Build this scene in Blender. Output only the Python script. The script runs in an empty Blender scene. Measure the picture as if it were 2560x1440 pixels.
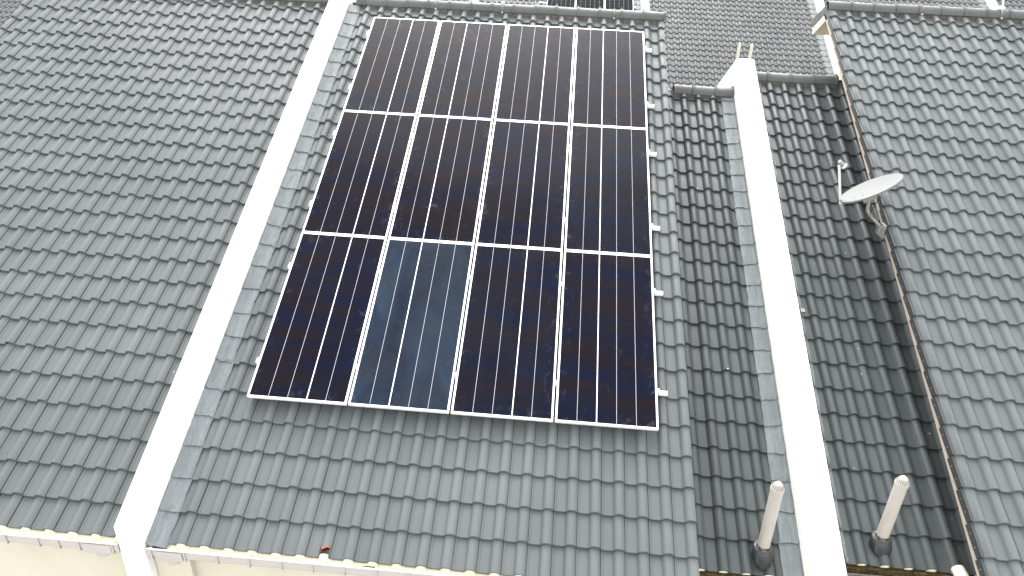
import bpy, math, random
import numpy as np
from mathutils import Vector, Matrix

# ------------------------------------------------------------------ camera, sky, sun, exposure
SC = bpy.context.scene
COL = SC.collection
rad = math.radians
SL = rad(29.0)
CS, SN = math.cos(SL), math.sin(SL)

cam_d = bpy.data.cameras.new('camera')
cam_d.sensor_width = 36.0
cam_d.lens = 24.1875
cam_d.clip_start = 0.1
cam_d.clip_end = 2000
cam = bpy.data.objects.new('camera', cam_d)
COL.objects.link(cam)
Rt = Vector((0.996262, 0.074646, 0.043464))
Dn = Vector((0.071976, -0.4392, -0.895501))
Fw = Vector((-0.047756, 0.895283, -0.442931))
mw = Matrix((( Rt.x, -Dn.x, -Fw.x, 2.87021), (Rt.y, -Dn.y, -Fw.y, -5.44134),
             (Rt.z, -Dn.z, -Fw.z, 4.09696), (0, 0, 0, 1)))
cam.matrix_world = mw
SC.camera = cam

SUN_EL, SUN_AZ = rad(46), rad(-4)
world = bpy.data.worlds.new('World')
SC.world = world
world.use_nodes = True
wt = world.node_tree
wt.nodes.clear()
wo = wt.nodes.new('ShaderNodeOutputWorld')
wb = wt.nodes.new('ShaderNodeBackground')
ws = wt.nodes.new('ShaderNodeTexSky')
ws.sky_type = 'NISHITA'
ws.sun_disc = False
ws.sun_elevation = SUN_EL
ws.sun_rotation = SUN_AZ
ws.air_density = 1.0
ws.dust_density = 3.0
ws.ozone_density = 1.0
wh = wt.nodes.new('ShaderNodeHueSaturation')       # a grey, overcast sky
wh.inputs['Saturation'].default_value = 0.08
wt.links.new(ws.outputs[0], wh.inputs['Color'])
wt.links.new(wh.outputs[0], wb.inputs[0])
wb.inputs[1].default_value = 0.15
wt.links.new(wb.outputs[0], wo.inputs[0])

sun_d = bpy.data.lights.new('sun', 'SUN')
sun_d.energy = 0.5
sun_d.angle = rad(60)
sun_d.color = (1.0, 0.97, 0.93)
sun = bpy.data.objects.new('sun', sun_d)
COL.objects.link(sun)
sun.location = (0, 0, 30)
sdir = Vector((math.sin(SUN_AZ) * math.cos(SUN_EL), math.cos(SUN_AZ) * math.cos(SUN_EL), math.sin(SUN_EL)))
sun.rotation_euler = sdir.to_track_quat('Z', 'Y').to_euler()

vs = SC.view_settings
vs.view_transform = 'Standard'
vs.look = 'None'
vs.gamma = 1.0
vs.exposure = 2.5
vs.use_curve_mapping = False

# ------------------------------------------------------------------ helpers
rng = random.Random(7)


def W(u, v, n):
    """roof frame (u right, v up the slope, n off the roof) to world"""
    return Vector((u, v * CS - n * SN, v * SN + n * CS))


def link(o, parent=None):
    COL.objects.link(o)
    if parent is not None:
        o.parent = parent
    return o


class MB:
    def __init__(self):
        self.v, self.f, self.m, self.t = [], [], [], []

    def add(self, verts, faces, mi=0, tint=0.5):
        b = len(self.v)
        self.v.extend([tuple(p) for p in verts])
        for f in faces:
            self.f.append(tuple(i + b for i in f))
            self.m.append(mi)
            self.t.append(tint)

    def box(self, x0, x1, y0, y1, z0, z1, mi=0, fn=None, tint=0.5):
        p = [(x0, y0, z0), (x1, y0, z0), (x1, y1, z0), (x0, y1, z0), (x0, y0, z1), (x1, y0, z1), (x1, y1, z1), (x0, y1, z1)]
        if fn:
            p = [fn(*q) for q in p]
        self.add(p, [(3, 2, 1, 0), (4, 5, 6, 7), (0, 1, 5, 4), (1, 2, 6, 5), (2, 3, 7, 6), (3, 0, 4, 7)], mi, tint)

    def prism(self, prof, x0, x1, fn, mi=0, tint=0.5):
        """closed profile [(a,b)] swept from x0 to x1, fn(x,a,b) -> point"""
        k = len(prof)
        p = [fn(x0, a, b) for a, b in prof] + [fn(x1, a, b) for a, b in prof]
        fs = [(i, (i + 1) % k, k + (i + 1) % k, k + i) for i in range(k)]
        fs += [tuple(range(k - 1, -1, -1)), tuple(range(k, 2 * k))]
        self.add(p, fs, mi, tint)

    def tube(self, pts, r, seg=12, mi=0, cap=True):
        pts = [Vector(p) for p in pts]
        rs = r if isinstance(r, (list, tuple)) else [r] * len(pts)
        ref = None
        rings = []
        for i, p in enumerate(pts):
            a = pts[max(i - 1, 0)]
            b = pts[min(i + 1, len(pts) - 1)]
            d = (b - a).normalized()
            if ref is None:
                ref = d.orthogonal().normalized()
            ref = (ref - d * ref.dot(d)).normalized()
            e = d.cross(ref)
            rings.append([p + (ref * math.cos(2 * math.pi * k / seg) + e * math.sin(2 * math.pi * k / seg)) * rs[i] for k in range(seg)])
        vv = [q for ring in rings for q in ring]
        fs = []
        for i in range(len(rings) - 1):
            for k in range(seg):
                a = i * seg + k
                b = i * seg + (k + 1) % seg
                fs.append((a, b, b + seg, a + seg))
        if cap:
            fs.append(tuple(range(seg - 1, -1, -1)))
            fs.append(tuple(range((len(rings) - 1) * seg, len(rings) * seg)))
        self.add(vv, fs, mi)

    def build(self, name, mats, parent=None, smooth=None, org=None):
        me = bpy.data.meshes.new(name)
        v = self.v
        if org is not None:
            v = [(p[0] - org[0], p[1] - org[1], p[2] - org[2]) for p in v]
        me.from_pydata(v, [], self.f)
        if not isinstance(mats, (list, tuple)):
            mats = [mats]
        for m in mats:
            me.materials.append(m)
        if len(mats) > 1:
            me.polygons.foreach_set('material_index', self.m)
        at = me.attributes.new('tint', 'FLOAT', 'FACE')
        at.data.foreach_set('value', self.t)
        if smooth is not None:
            me.polygons.foreach_set('use_smooth', [True] * len(self.f))
            me.update()
            me.set_sharp_from_angle(angle=rad(smooth))
        me.update()
        return link(bpy.data.objects.new(name, me), parent)


def tag(o, label=None, cat=None, group=None, kind=None):
    if label:
        o['label'] = label
    if cat:
        o['category'] = cat
    if group:
        o['group'] = group
    if kind:
        o['kind'] = kind
    return o


def thing(name, label, cat, u=0, v=0, n=0, group=None, tilt=True):
    """Empty at the thing's base; a tilted one carries the roof frame, so its parts are made in (u, v, n)"""
    o = bpy.data.objects.new(name, None)
    o.empty_display_size = 0.1
    link(o)
    o.location = W(u, v, n) if tilt else (u, v, n)
    if tilt:
        o.rotation_euler = (SL, 0, 0)
    return tag(o, label, cat, group)


def copy_tree(o, parent=None):
    c = o.copy()
    COL.objects.link(c)
    c.parent = parent
    for ch in list(o.children):
        copy_tree(ch, c)
    return c


# ------------------------------------------------------------------ materials
def mat(name, base=(0.5, 0.5, 0.5), rough=0.5, spec=0.5, metal=0.0, ior=1.5):
    m = bpy.data.materials.new(name)
    m.use_nodes = True
    b = m.node_tree.nodes['Principled BSDF']
    b.inputs['Base Color'].default_value = (*base, 1)
    b.inputs['Roughness'].default_value = rough
    b.inputs['Specular IOR Level'].default_value = spec
    b.inputs['Metallic'].default_value = metal
    b.inputs['IOR'].default_value = ior
    return m


class NT:
    def __init__(self, m):
        self.t = m.node_tree
        self.b = self.t.nodes['Principled BSDF']

    def n(self, typ, **kw):
        x = self.t.nodes.new(typ)
        for k, v in kw.items():
            setattr(x, k, v)
        return x

    def l(self, a, b):
        self.t.links.new(a, b)

    def obj(self):
        return self.n('ShaderNodeTexCoord').outputs['Object']

    def mapping(self, vec, scale=(1, 1, 1), loc=None):
        x = self.n('ShaderNodeMapping')
        x.inputs['Scale'].default_value = scale
        self.l(vec, x.inputs['Vector'])
        if loc is not None:
            self.l(loc, x.inputs['Location'])
        return x.outputs[0]

    def noise(self, vec, scale, detail=4, rough=0.6, dist=0.0):
        x = self.n('ShaderNodeTexNoise')
        x.inputs['Scale'].default_value = scale
        x.inputs['Detail'].default_value = detail
        x.inputs['Roughness'].default_value = rough
        x.inputs['Distortion'].default_value = dist
        self.l(vec, x.inputs['Vector'])
        return x.outputs['Fac']

    def ramp(self, fac, *stops):
        x = self.n('ShaderNodeValToRGB')
        e = x.color_ramp.elements
        while len(e) < len(stops):
            e.new(0.5)
        for k, (p, c) in enumerate(stops):
            e[k].position = p
            e[k].color = (*c, 1) if not isinstance(c, (int, float)) else (c, c, c, 1)
        self.l(fac, x.inputs[0])
        return x.outputs[0]

    def mix(self, fac, a, b, mode='MIX'):
        x = self.n('ShaderNodeMix', data_type='RGBA', blend_type=mode)
        for s, val in ((0, fac), (6, a), (7, b)):
            if isinstance(val, (int, float)):
                x.inputs[s].default_value = val
            elif isinstance(val, tuple):
                x.inputs[s].default_value = (*val, 1)
            else:
                self.l(val, x.inputs[s])
        return x.outputs[2]

    def math(self, op, a, b=0.0):
        x = self.n('ShaderNodeMath', operation=op)
        for s, val in ((0, a), (1, b)):
            if isinstance(val, (int, float)):
                x.inputs[s].default_value = val
            else:
                self.l(val, x.inputs[s])
        return x.outputs[0]

    def bump(self, h, strength, dist):
        x = self.n('ShaderNodeBump')
        x.inputs['Strength'].default_value = strength
        x.inputs['Distance'].default_value = dist
        self.l(h, x.inputs['Height'])
        self.l(x.outputs[0], self.b.inputs['Normal'])


def tile_material(name, col, var, rough, specks, dust, spec=0.5):
    m = mat(name, col, rough, spec)
    t = NT(m)
    o = t.obj()
    at = t.n('ShaderNodeAttribute', attribute_name='tint')
    lo = tuple(c * (1 - var) for c in col)
    hi = tuple(c * (1 + var) for c in col)
    c = t.mix(at.outputs['Fac'], lo, hi)
    # weathering: broad patches and streaks down the slope
    big = t.noise(o, 0.55, 3)
    c = t.mix(t.ramp(big, (0.35, 0.0), (0.7, 1.0)), c, t.mix(1.0, c, (1.22, 1.2, 1.16), 'MULTIPLY'))
    streak = t.noise(t.mapping(o, (16, 1.6, 16)), 1.0, 5, 0.65)
    c = t.mix(t.ramp(streak, (0.42, 0.0), (0.75, dust)), c, tuple(min(1, x * 1.5 + 0.008) for x in col))
    grain = t.noise(o, 190, 3, 0.7)
    c = t.mix(0.22, c, t.mix(1.0, c, t.ramp(grain, (0.3, 0.55), (0.7, 1.4)), 'MULTIPLY'))
    # pale flecks (bird lime, mortar crumbs)
    vo = t.n('ShaderNodeTexVoronoi')
    vo.inputs['Scale'].default_value = 7.0
    nz = t.n('ShaderNodeTexNoise')
    nz.inputs['Scale'].default_value = 40
    t.l(o, nz.inputs['Vector'])
    t.l(t.mix(0.03, o, nz.outputs['Color']), vo.inputs['Vector'])
    sep = t.n('ShaderNodeSeparateColor')
    t.l(vo.outputs['Color'], sep.inputs[0])
    size = t.math('MULTIPLY', t.math('POWER', sep.outputs[0], 4.0), 0.075)
    keep = t.math('GREATER_THAN', sep.outputs[1], 1.0 - specks)
    hit = t.math('MULTIPLY', t.math('LESS_THAN', vo.outputs['Distance'], size), keep)
    c = t.mix(hit, c, (0.55, 0.56, 0.53))
    t.l(c, t.b.inputs['Base Color'])
    t.l(t.ramp(t.noise(o, 7, 4), (0.3, rough - 0.07), (0.7, rough + 0.1)), t.b.inputs['Roughness'])
    t.bump(grain, 0.18, 0.002)
    return m


M = {}
M['tile'] = tile_material('grey_concrete_tile', (0.086, 0.0955, 0.0968), 0.06, 0.52, 0.05, 0.14, 0.30)
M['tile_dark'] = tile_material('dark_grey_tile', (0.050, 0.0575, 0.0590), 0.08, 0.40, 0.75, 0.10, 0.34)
M['tile_far'] = tile_material('far_grey_tile', (0.072, 0.079, 0.078), 0.20, 0.6, 0.02, 0.18, 0.3)
M['ridge'] = tile_material('ridge_tile_grey', (0.078, 0.087, 0.084), 0.08, 0.55, 0.03, 0.18, 0.3)
M['verge'] = tile_material('verge_slate', (0.030, 0.034, 0.0345), 0.12, 0.5, 0.1, 0.2)

m = M['white'] = mat('white_wall_paint', (0.80, 0.79, 0.71), 0.75, 0.25)
t = NT(m)
o = t.obj()
st = t.noise(t.mapping(o, (9, 9, 1.2)), 1.0, 6, 0.65)
c = t.mix(t.ramp(st, (0.52, 0.0), (0.85, 0.45)), (0.80, 0.795, 0.75), (0.56, 0.54, 0.42))
bl = t.noise(o, 3.0, 6, 0.7)
c = t.mix(t.ramp(bl, (0.60, 0.0), (0.85, 0.4)), c, (0.50, 0.48, 0.38))
t.l(c, t.b.inputs['Base Color'])
t.bump(t.noise(o, 60, 4), 0.15, 0.003)

m = M['cream'] = mat('cream_house_paint', (0.66, 0.62, 0.49), 0.8, 0.2)
t = NT(m)
o = t.obj()
bl = t.noise(o, 1.7, 6, 0.65)
c = t.mix(t.ramp(bl, (0.38, 0.0), (0.72, 0.55)), (0.55, 0.52, 0.42), (0.45, 0.425, 0.345))
spots = t.noise(o, 22, 3, 0.5)
c = t.mix(t.ramp(spots, (0.70, 0.0), (0.76, 0.5)), c, (0.34, 0.31, 0.24))
t.l(c, t.b.inputs['Base Color'])
t.bump(t.noise(o, 80, 3), 0.12, 0.003)

m = M['fascia'] = mat('cream_eaves_mortar', (0.64, 0.60, 0.47), 0.85, 0.2)
t = NT(m)
o = t.obj()
mo = t.noise(t.mapping(o, (7, 30, 30)), 1.0, 5, 0.65)
c = t.mix(t.ramp(mo, (0.60, 0.0), (0.74, 0.6)), (0.82, 0.77, 0.58), (0.26, 0.22, 0.15))
t.l(c, t.b.inputs['Base Color'])

m = M['moss'] = mat('mossy_dirt', (0.05, 0.042, 0.02), 0.95, 0.1)
t = NT(m)
o = t.obj()
mo = t.noise(o, 28, 6, 0.75)
t.l(t.ramp(mo, (0.3, (0.016, 0.013, 0.008)), (0.55, (0.075, 0.055, 0.022)), (0.8, (0.22, 0.18, 0.10))), t.b.inputs['Base Color'])
t.bump(mo, 0.8, 0.02)

m = M['lead'] = mat('painted_lead_flashing', (0.24, 0.275, 0.285), 0.6, 0.3)
t = NT(m)
o = t.obj()
at = t.n('ShaderNodeAttribute', attribute_name='tint')
br = t.noise(t.mapping(o, (30, 4, 10)), 1.0, 6, 0.7, 0.6)
c = t.mix(t.ramp(br, (0.3, 0.0), (0.75, 1.0)), (0.100, 0.116, 0.122), (0.185, 0.205, 0.210))
c = t.mix(t.math('MULTIPLY', at.outputs['Fac'], 0.4), c, (0.095, 0.108, 0.112))
wr = t.noise(t.mapping(o, (9, 16, 9)), 1.0, 5, 0.7, 1.5)
c = t.mix(t.ramp(wr, (0.66, 0.0), (0.72, 0.5), (0.75, 0.0)), c, (0.03, 0.033, 0.033))
t.l(c, t.b.inputs['Base Color'])
t.bump(t.noise(t.mapping(o, (11, 14, 11)), 1.0, 4, 0.6, 1.0), 0.55, 0.012)

m = M['mortar'] = mat('brown_ridge_mortar', (0.17, 0.145, 0.13), 0.9, 0.15)
t = NT(m)
o = t.obj()
mo = t.noise(o, 18, 5, 0.7)
t.l(t.ramp(mo, (0.3, (0.06, 0.050, 0.043)), (0.7, (0.14, 0.122, 0.108))), t.b.inputs['Base Color'])
t.bump(mo, 0.4, 0.01)

M['gutter'] = mat('pinkish_grey_plastic', (0.60, 0.55, 0.52), 0.42, 0.4)
t = NT(M['gutter'])
o = t.obj()
g = t.noise(t.mapping(o, (3, 20, 14)), 1.0, 5, 0.6)
t.l(t.mix(t.ramp(g, (0.5, 0.0), (0.8, 0.35)), (0.44, 0.41, 0.385), (0.31, 0.285, 0.26)), t.b.inputs['Base Color'])

m = M['barge'] = mat('beige_barge_board', (0.52, 0.42, 0.33), 0.6, 0.3)
t = NT(m)
o = t.obj()
g = t.noise(t.mapping(o, (20, 3, 20)), 1.0, 5, 0.6)
t.l(t.mix(t.ramp(g, (0.45, 0.0), (0.8, 0.5)), (0.38, 0.315, 0.255), (0.29, 0.24, 0.19)), t.b.inputs['Base Color'])
M['barge_cream'] = mat('cream_barge_board', (0.47, 0.43, 0.34), 0.6, 0.3)

m = M['pvc'] = mat('weathered_beige_plastic', (0.47, 0.40, 0.345), 0.5, 0.35)
t = NT(m)
o = t.obj()
g = t.noise(t.mapping(o, (14, 14, 5)), 1.0, 5, 0.65)
c = t.mix(t.ramp(g, (0.35, 0.0), (0.75, 0.55)), (0.40, 0.37, 0.33), (0.33, 0.305, 0.27))
t.l(c, t.b.inputs['Base Color'])
M['pvc_cream'] = mat('cream_plastic', (0.60, 0.56, 0.47), 0.45, 0.4)
M['slot'] = mat('dark_slot', (0.17, 0.15, 0.13), 0.8, 0.2)
m = M['collar'] = mat('dark_pipe_boot', (0.040, 0.046, 0.048), 0.42, 0.5)
t = NT(m)
o = t.obj()
t.l(t.ramp(t.noise(o, 11, 5), (0.35, (0.018, 0.021, 0.022)), (0.75, (0.042, 0.047, 0.048))), t.b.inputs['Base Color'])
m = M['seal'] = mat('flaking_sealant', (0.2, 0.17, 0.14), 0.9, 0.2)
t = NT(m)
o = t.obj()
t.l(t.ramp(t.noise(o, 42, 4, 0.7), (0.44, (0.03, 0.021, 0.015)), (0.56, (0.15, 0.135, 0.115))), t.b.inputs['Base Color'])

m = M['dish'] = mat('pale_grey_dish_paint', (0.56, 0.575, 0.56), 0.7, 0.1)
t = NT(m)
o = t.obj()
t.l(t.mix(t.ramp(t.noise(o, 6, 5, 0.7), (0.45, 0.0), (0.8, 0.5)), (0.158, 0.163, 0.158), (0.128, 0.133, 0.126)), t.b.inputs['Base Color'])
m = M['galv'] = mat('galvanised_steel', (0.27, 0.275, 0.265), 0.5, 0.5, 0.1)
t = NT(m)
o = t.obj()
t.l(t.ramp(t.noise(o, 30, 4, 0.7), (0.35, (0.19, 0.185, 0.17)), (0.7, (0.30, 0.30, 0.29))), t.b.inputs['Base Color'])
M['arm'] = mat('white_arm', (0.66, 0.65, 0.62), 0.45, 0.4)
M['bolt'] = mat('dark_bolt', (0.12, 0.12, 0.12), 0.5, 0.5)
M['cable'] = mat('black_cable', (0.02, 0.02, 0.02), 0.5, 0.4)
m = M['alu'] = mat('silver_aluminium', (0.80, 0.80, 0.78), 0.38, 0.5, 0.15)
M['clamp'] = mat('bright_clamp', (0.78, 0.78, 0.76), 0.4, 0.5, 0.2)
M['strap'] = mat('cream_metal_strap', (0.74, 0.72, 0.63), 0.5, 0.4)
M['clay'] = mat('red_clay_break', (0.48, 0.14, 0.095), 0.85, 0.2)
M['line'] = mat('white_cell_gap', (0.72, 0.72, 0.74), 0.3, 0.3)
M['line_thin'] = mat('silver_cell_gap', (0.42, 0.42, 0.44), 0.3, 0.3)
M['tab'] = mat('pinkish_tab', (0.42, 0.33, 0.29), 0.6, 0.3)
m = M['ground'] = mat('yard_concrete', (0.24, 0.23, 0.21), 0.9, 0.2)
t = NT(m)
t.l(t.ramp(t.noise(t.obj(), 0.8, 6), (0.3, (0.17, 0.165, 0.15)), (0.7, (0.28, 0.27, 0.25))), t.b.inputs['Base Color'])

# dark shingled solar cells under glass, with dust film and smears
m = M['cell'] = mat('solar_cell_glass', (0.012, 0.010, 0.014), 0.14, 0.105, 0.0, 1.36)
t = NT(m)
o = t.obj()
oi = t.n('ShaderNodeObjectInfo')
off = t.math('MULTIPLY', oi.outputs['Random'], 37.0)
dust_a = t.n('ShaderNodeAttribute', attribute_type='OBJECT', attribute_name='dust')
hue = t.noise(t.mapping(o, (1.2, 4.6, 1), off), 1.0, 3, 0.55)
c = t.ramp(hue, (0.36, (0.0017, 0.0024, 0.0112)), (0.49, (0.0032, 0.0025, 0.0072)), (0.60, (0.0058, 0.0026, 0.0046)), (0.70, (0.0042, 0.0029, 0.0038)))
fine = t.noise(t.mapping(o, (3, 210, 1), off), 1.0, 2, 0.5)
c = t.mix(0.5, c, t.mix(1.0, c, t.ramp(fine, (0.35, 0.35), (0.65, 1.7)), 'MULTIPLY'))
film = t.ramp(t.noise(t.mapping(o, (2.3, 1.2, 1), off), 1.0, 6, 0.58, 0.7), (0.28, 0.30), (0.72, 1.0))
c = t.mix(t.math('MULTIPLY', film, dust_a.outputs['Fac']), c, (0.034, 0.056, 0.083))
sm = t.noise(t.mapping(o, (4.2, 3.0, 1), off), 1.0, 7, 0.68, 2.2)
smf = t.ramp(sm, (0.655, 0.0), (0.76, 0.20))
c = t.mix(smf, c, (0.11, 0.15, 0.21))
# finger marks gather near the edges of the glass
sp = t.n('ShaderNodeSeparateXYZ')
t.l(o, sp.inputs[0])
ex = t.math('ABSOLUTE', t.math('SUBTRACT', sp.outputs[0], 0.0))
ey = t.math('ABSOLUTE', t.math('SUBTRACT', sp.outputs[1], 0.0))
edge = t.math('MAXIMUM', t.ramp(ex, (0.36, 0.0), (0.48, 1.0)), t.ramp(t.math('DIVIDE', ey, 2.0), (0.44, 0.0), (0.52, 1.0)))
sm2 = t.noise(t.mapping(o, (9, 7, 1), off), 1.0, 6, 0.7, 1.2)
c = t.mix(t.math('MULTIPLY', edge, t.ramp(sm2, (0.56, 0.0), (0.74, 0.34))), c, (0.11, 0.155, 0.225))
t.l(c, t.b.inputs['Base Color'])
t.l(t.ramp(sm, (0.5, 0.12), (0.75, 0.3)), t.b.inputs['Roughness'])

m = M['cell_far'] = mat('far_solar_glass', (0.006, 0.0065, 0.010), 0.25, 0.015, 0.0, 1.33)
M['far_line'] = mat('far_cell_grid', (0.13, 0.13, 0.135), 0.5, 0.1)

# ------------------------------------------------------------------ roof tiles
P = 0.2165                       # cover width of one tile
CREST = 0.163                    # roll crest within the tile
HC = 0.054                       # height of a roll above the pan
PROF = [(-0.006, .0050), (0.0052, .0050), (0.0070, .0170), (0.0140, .0155), (0.0210, .0090), (0.0285, .0020), (0.035, .0), (0.070, .0), (0.1115, .0),
        (0.1160, .0060), (0.1210, .0200), (0.1285, .0345), (0.1385, .0445), (0.1500, .0510), (0.163, .0540), (0.1775, .0525), (0.1905, .0470),
        (0.2010, .0390), (0.2085, .0310), (0.2145, .0255), (0.2165, .0215), (0.2130, .0060)]
PROF_FAR = [(0.000, .0120), (0.028, .0015), (0.1115, .0), (0.122, .0210), (0.140, .0455), (0.163, .0540), (0.186, .0490), (0.206, .0330), (0.2150, .0240), (0.2164, .0060)]
LIFT, THICK = 0.031, 0.0215
NOSE = 0.004                     # the pans' noses reach further down the slope than the rolls'


def prof_h(s):
    s = s % P
    if s > 0.2085:
        return 0.0310 - (s - 0.2085) * 1.2
    if s < 0.010:
        return 0.014
    for (a, ha), (b, hb) in zip(PROF, PROF[1:]):
        if a <= s <= b:
            return ha + (hb - ha) * (s - a) / (b - a)
    return 0.0


def tiles(mb, crest_u, u0, u1, v0, gauge, k0, k1, n_of_v, vmax=1e9, prof=PROF, jit=1.0, skip=None, seed=1, pitch=P, eave=0.0):
    """courses k0..k1-1, nose at v0+k*gauge; n_of_v(v) is the level of a roll crest at its nose"""
    r = random.Random(seed)
    j0 = int(math.floor((u0 - (crest_u - CREST)) / pitch))
    j1 = int(math.ceil((u1 - (crest_u - CREST)) / pitch))
    sc = pitch / P
    for k in range(k0, k1):
        row = r.gauss(0, 0.0013) * jit
        for j in range(j0, j1):
            us = crest_u - CREST * sc + j * pitch
            pr = [(us + s * sc, h) for s, h in prof]
            if us < u0 or us + pitch > u1:
                q = []
                pr = pr[1:-1]
                for i, (uu, h) in enumerate(pr):
                    if u0 <= uu <= u1:
                        q.append((uu, h))
                    for lim in (u0, u1):
                        if i + 1 < len(pr) and (uu < lim < pr[i + 1][0]):
                            q.append((lim, h + (pr[i + 1][1] - h) * (lim - uu) / (pr[i + 1][0] - uu)))
                q.sort()
                pr = q
                if len(pr) < 2 or pr[-1][0] - pr[0][0] < 0.01:
                    continue
            vn = v0 + k * gauge + row + r.gauss(0, 0.0016) * jit + (eave if k == k0 else 0.0)
            vh = min(v0 + (k + 1) * gauge + 0.03, vmax)
            du = r.gauss(0, 0.0009) * jit
            tw = r.gauss(0, 0.0011) * jit
            dn = r.gauss(0, 0.0012) * jit
            tint = min(1, max(0, r.gauss(0.5, 0.24)))
            b0 = n_of_v(vn) - HC - LIFT + dn
            b1 = n_of_v(vh) - HC - LIFT
            cut = skip(k, us) if skip else None
            rows = [(vn + 0.030, LIFT - THICK - 0.002), (vn + 0.0015, LIFT - THICK), (vn, LIFT - 0.006), (vn + 0.005, LIFT - 0.0005), (vn + 0.010, LIFT), (vh, 0.0)]
            if cut is not None:
                # the roll has broken away at the nose: jagged line
                left = [p for p in pr if p[0] - us < 0.112]
                right = [p for p in pr if p[0] - us > 0.205]
                for part in (left, right):
                    grid(mb, part, [(a, hh, du) for a, hh in rows[:-1]] + [(vn + cut[1], LIFT * 0.7, du)], b0, b0, tw, us, tint)
                vv = []
                for uu, h in pr:
                    x = (uu - us - 0.112) / 0.093
                    va = vn + (cut[1] - 0.045 + 0.03 * x + 0.003 * math.sin(11 * x) if 0 < x < 1 else 0.0)
                    if not 0 <= x <= 1:
                        va = vn + cut[1] - 0.014
                    vv.append((uu, va, b0 + h + LIFT * 0.7 - 0.0005))
                for uu, h in pr:
                    vv.append((uu, vh, b1 + h))
                kk = len(pr)
                mb.add(vv, [(i, i + 1, kk + i + 1, kk + i) for i in range(kk - 1)], 0, tint)
                continue
            grid(mb, pr, [(a, hh, du) for a, hh in rows], b0, b1, tw, us, tint, vn, vh)


def grid(mb, pr, rows, b0, b1, tw, us, tint, vn=None, vh=None):
    kk = len(pr)
    if kk < 2:
        return
    vv = []
    for ri, (va, hh, du) in enumerate(rows):
        b = b1 if (vh is not None and va == vh) else b0
        for uu, h in pr:
            w_ = 0.0 if (vh is not None and va == vh) else NOSE * (1 - min(1.0, h / HC)) * (0.3 if ri == 0 else 1.0)
            vv.append((uu + du, va - w_, b + h + hh + tw * ((uu - us) / P - 0.5)))
    fs = []
    for ri in range(len(rows) - 1):
        for i in range(kk - 1):
            a = ri * kk + i
            fs.append((a, a + 1, a + kk + 1, a + kk))
    # left and right edges so that the roll stands proud with a side face
    mb.add(vv, fs, 0, tint)


def eave_mortar(mb, crest_u, u0, u1, v, n_crest, drop, pitch=P, fwd=0.0):
    """bedding that fills the rolls at the lowest noses"""
    sc = pitch / P
    us, k = u0, 0
    pts = []
    while us <= u1 + 1e-6:
        s = ((us - crest_u) / sc + CREST) % P
        pts.append((us, max(0.0, prof_h(s) - 0.002 - 0.006 * (s < 0.03)) + n_crest - HC - THICK - 0.004))
        us += 0.0125
    vv, fs = [], []
    for uu, nn in pts:
        nb = n_crest - HC - THICK - 0.004
        vv += [(uu, v, nn), (uu, v - drop * SN - fwd * CS, nb - drop * CS + fwd * SN), (uu, v + 0.02, nn)]
    for i in range(len(pts) - 1):
        a = 3 * i
        fs.append((a, a + 1, a + 4, a + 3))
        fs.append((a + 2, a, a + 3, a + 5))
    mb.add(vv, fs)


def ridge_mortar(mb, crest_u, u0, u1, vlo, vhi, n_crest, top, seed=3, pitch=P):
    r = random.Random(seed)
    sc = pitch / P
    us = u0
    vv = []
    i = 0
    while us <= u1 + 1e-6:
        s = ((us - crest_u) / sc + CREST) % P
        h = prof_h(s) + n_crest - HC - LIFT
        pan = 1 - min(1, prof_h(s) / HC)
        vv += [(us, vlo - 0.028 * pan + r.uniform(-.004, .004), h + 0.012), (us, vhi, max(top, h + 0.012)), (us, vhi + 0.03, top)]
        us += 0.018
        i += 1
    fs = []
    for q in range(i - 1):
        a = 3 * q
        fs.append((a, a + 3, a + 4, a + 1))
        fs.append((a + 1, a + 4, a + 5, a + 2))
    mb.add(vv, fs)


def ridge_caps(mb, u0, u1, cv, cn, r0, step, phase, seed=5, last_dark=False):
    """half-round ridge tiles along u with a collar and nib on each joint; centre line at (cv, cn) in the roof frame, arc upright in the world"""
    r = random.Random(seed)
    seg = 12

    def arc(u, rr, dn=0.0):
        out = []
        for i in range(seg + 1):
            a = math.pi * i / seg
            y, z = -math.cos(a) * rr, math.sin(a) * rr * 1.0 + dn
            out.append((u, cv + y * CS + z * SN, cn - y * SN + z * CS))
        return out

    def sweep(sec, tint):
        kk = seg + 1
        vv = [p for s_ in sec for p in s_]
        fs = []
        for a in range(len(sec) - 1):
            for i in range(seg):
                fs.append((a * kk + i, a * kk + i + 1, (a + 1) * kk + i + 1, (a + 1) * kk + i))
        mb.add(vv, fs, 0, tint)

    ends = [u0]
    x = phase
    while x < u0 + 0.05:
        x += step
    while x < u1 - 0.05:
        ends.append(x)
        x += step
    ends.append(u1)
    for a, b in zip(ends, ends[1:]):
        tint = min(1, max(0, r.gauss(.5, .25)))
        dn = r.gauss(0, .003)
        sweep([arc(a + 0.004, r0 - 0.012, dn), arc(a + 0.004, r0, dn), arc(b, r0 - 0.006, dn), arc(b, r0 - 0.016, dn)], tint)
        # collar at the right end of each piece
        sweep([arc(b - 0.022, r0 - 0.004, dn), arc(b - 0.018, r0 + 0.013, dn), arc(b + 0.012, r0 + 0.015, dn), arc(b + 0.018, r0 + 0.011, dn), arc(b + 0.019, r0 - 0.02, dn)], tint)
        # nib on the crown of the collar
        zz = r0 + 0.012 + dn
        pv = [(b - 0.016, -.02, 0), (b + 0.014, -.02, 0), (b + 0.014, .02, 0), (b - 0.016, .02, 0), (b - 0.01, -.01, .016), (b + 0.009, -.01, .016), (b + 0.009, .01, .016), (b - 0.01, .01, .016)]
        mb.add([(p, cv + y * CS + (z + zz) * SN, cn - y * SN + (z + zz) * CS) for p, y, z in pv],
               [(4, 5, 6, 7), (0, 1, 5, 4), (1, 2, 6, 5), (2, 3, 7, 6), (3, 0, 4, 7)], 0, tint)


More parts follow.
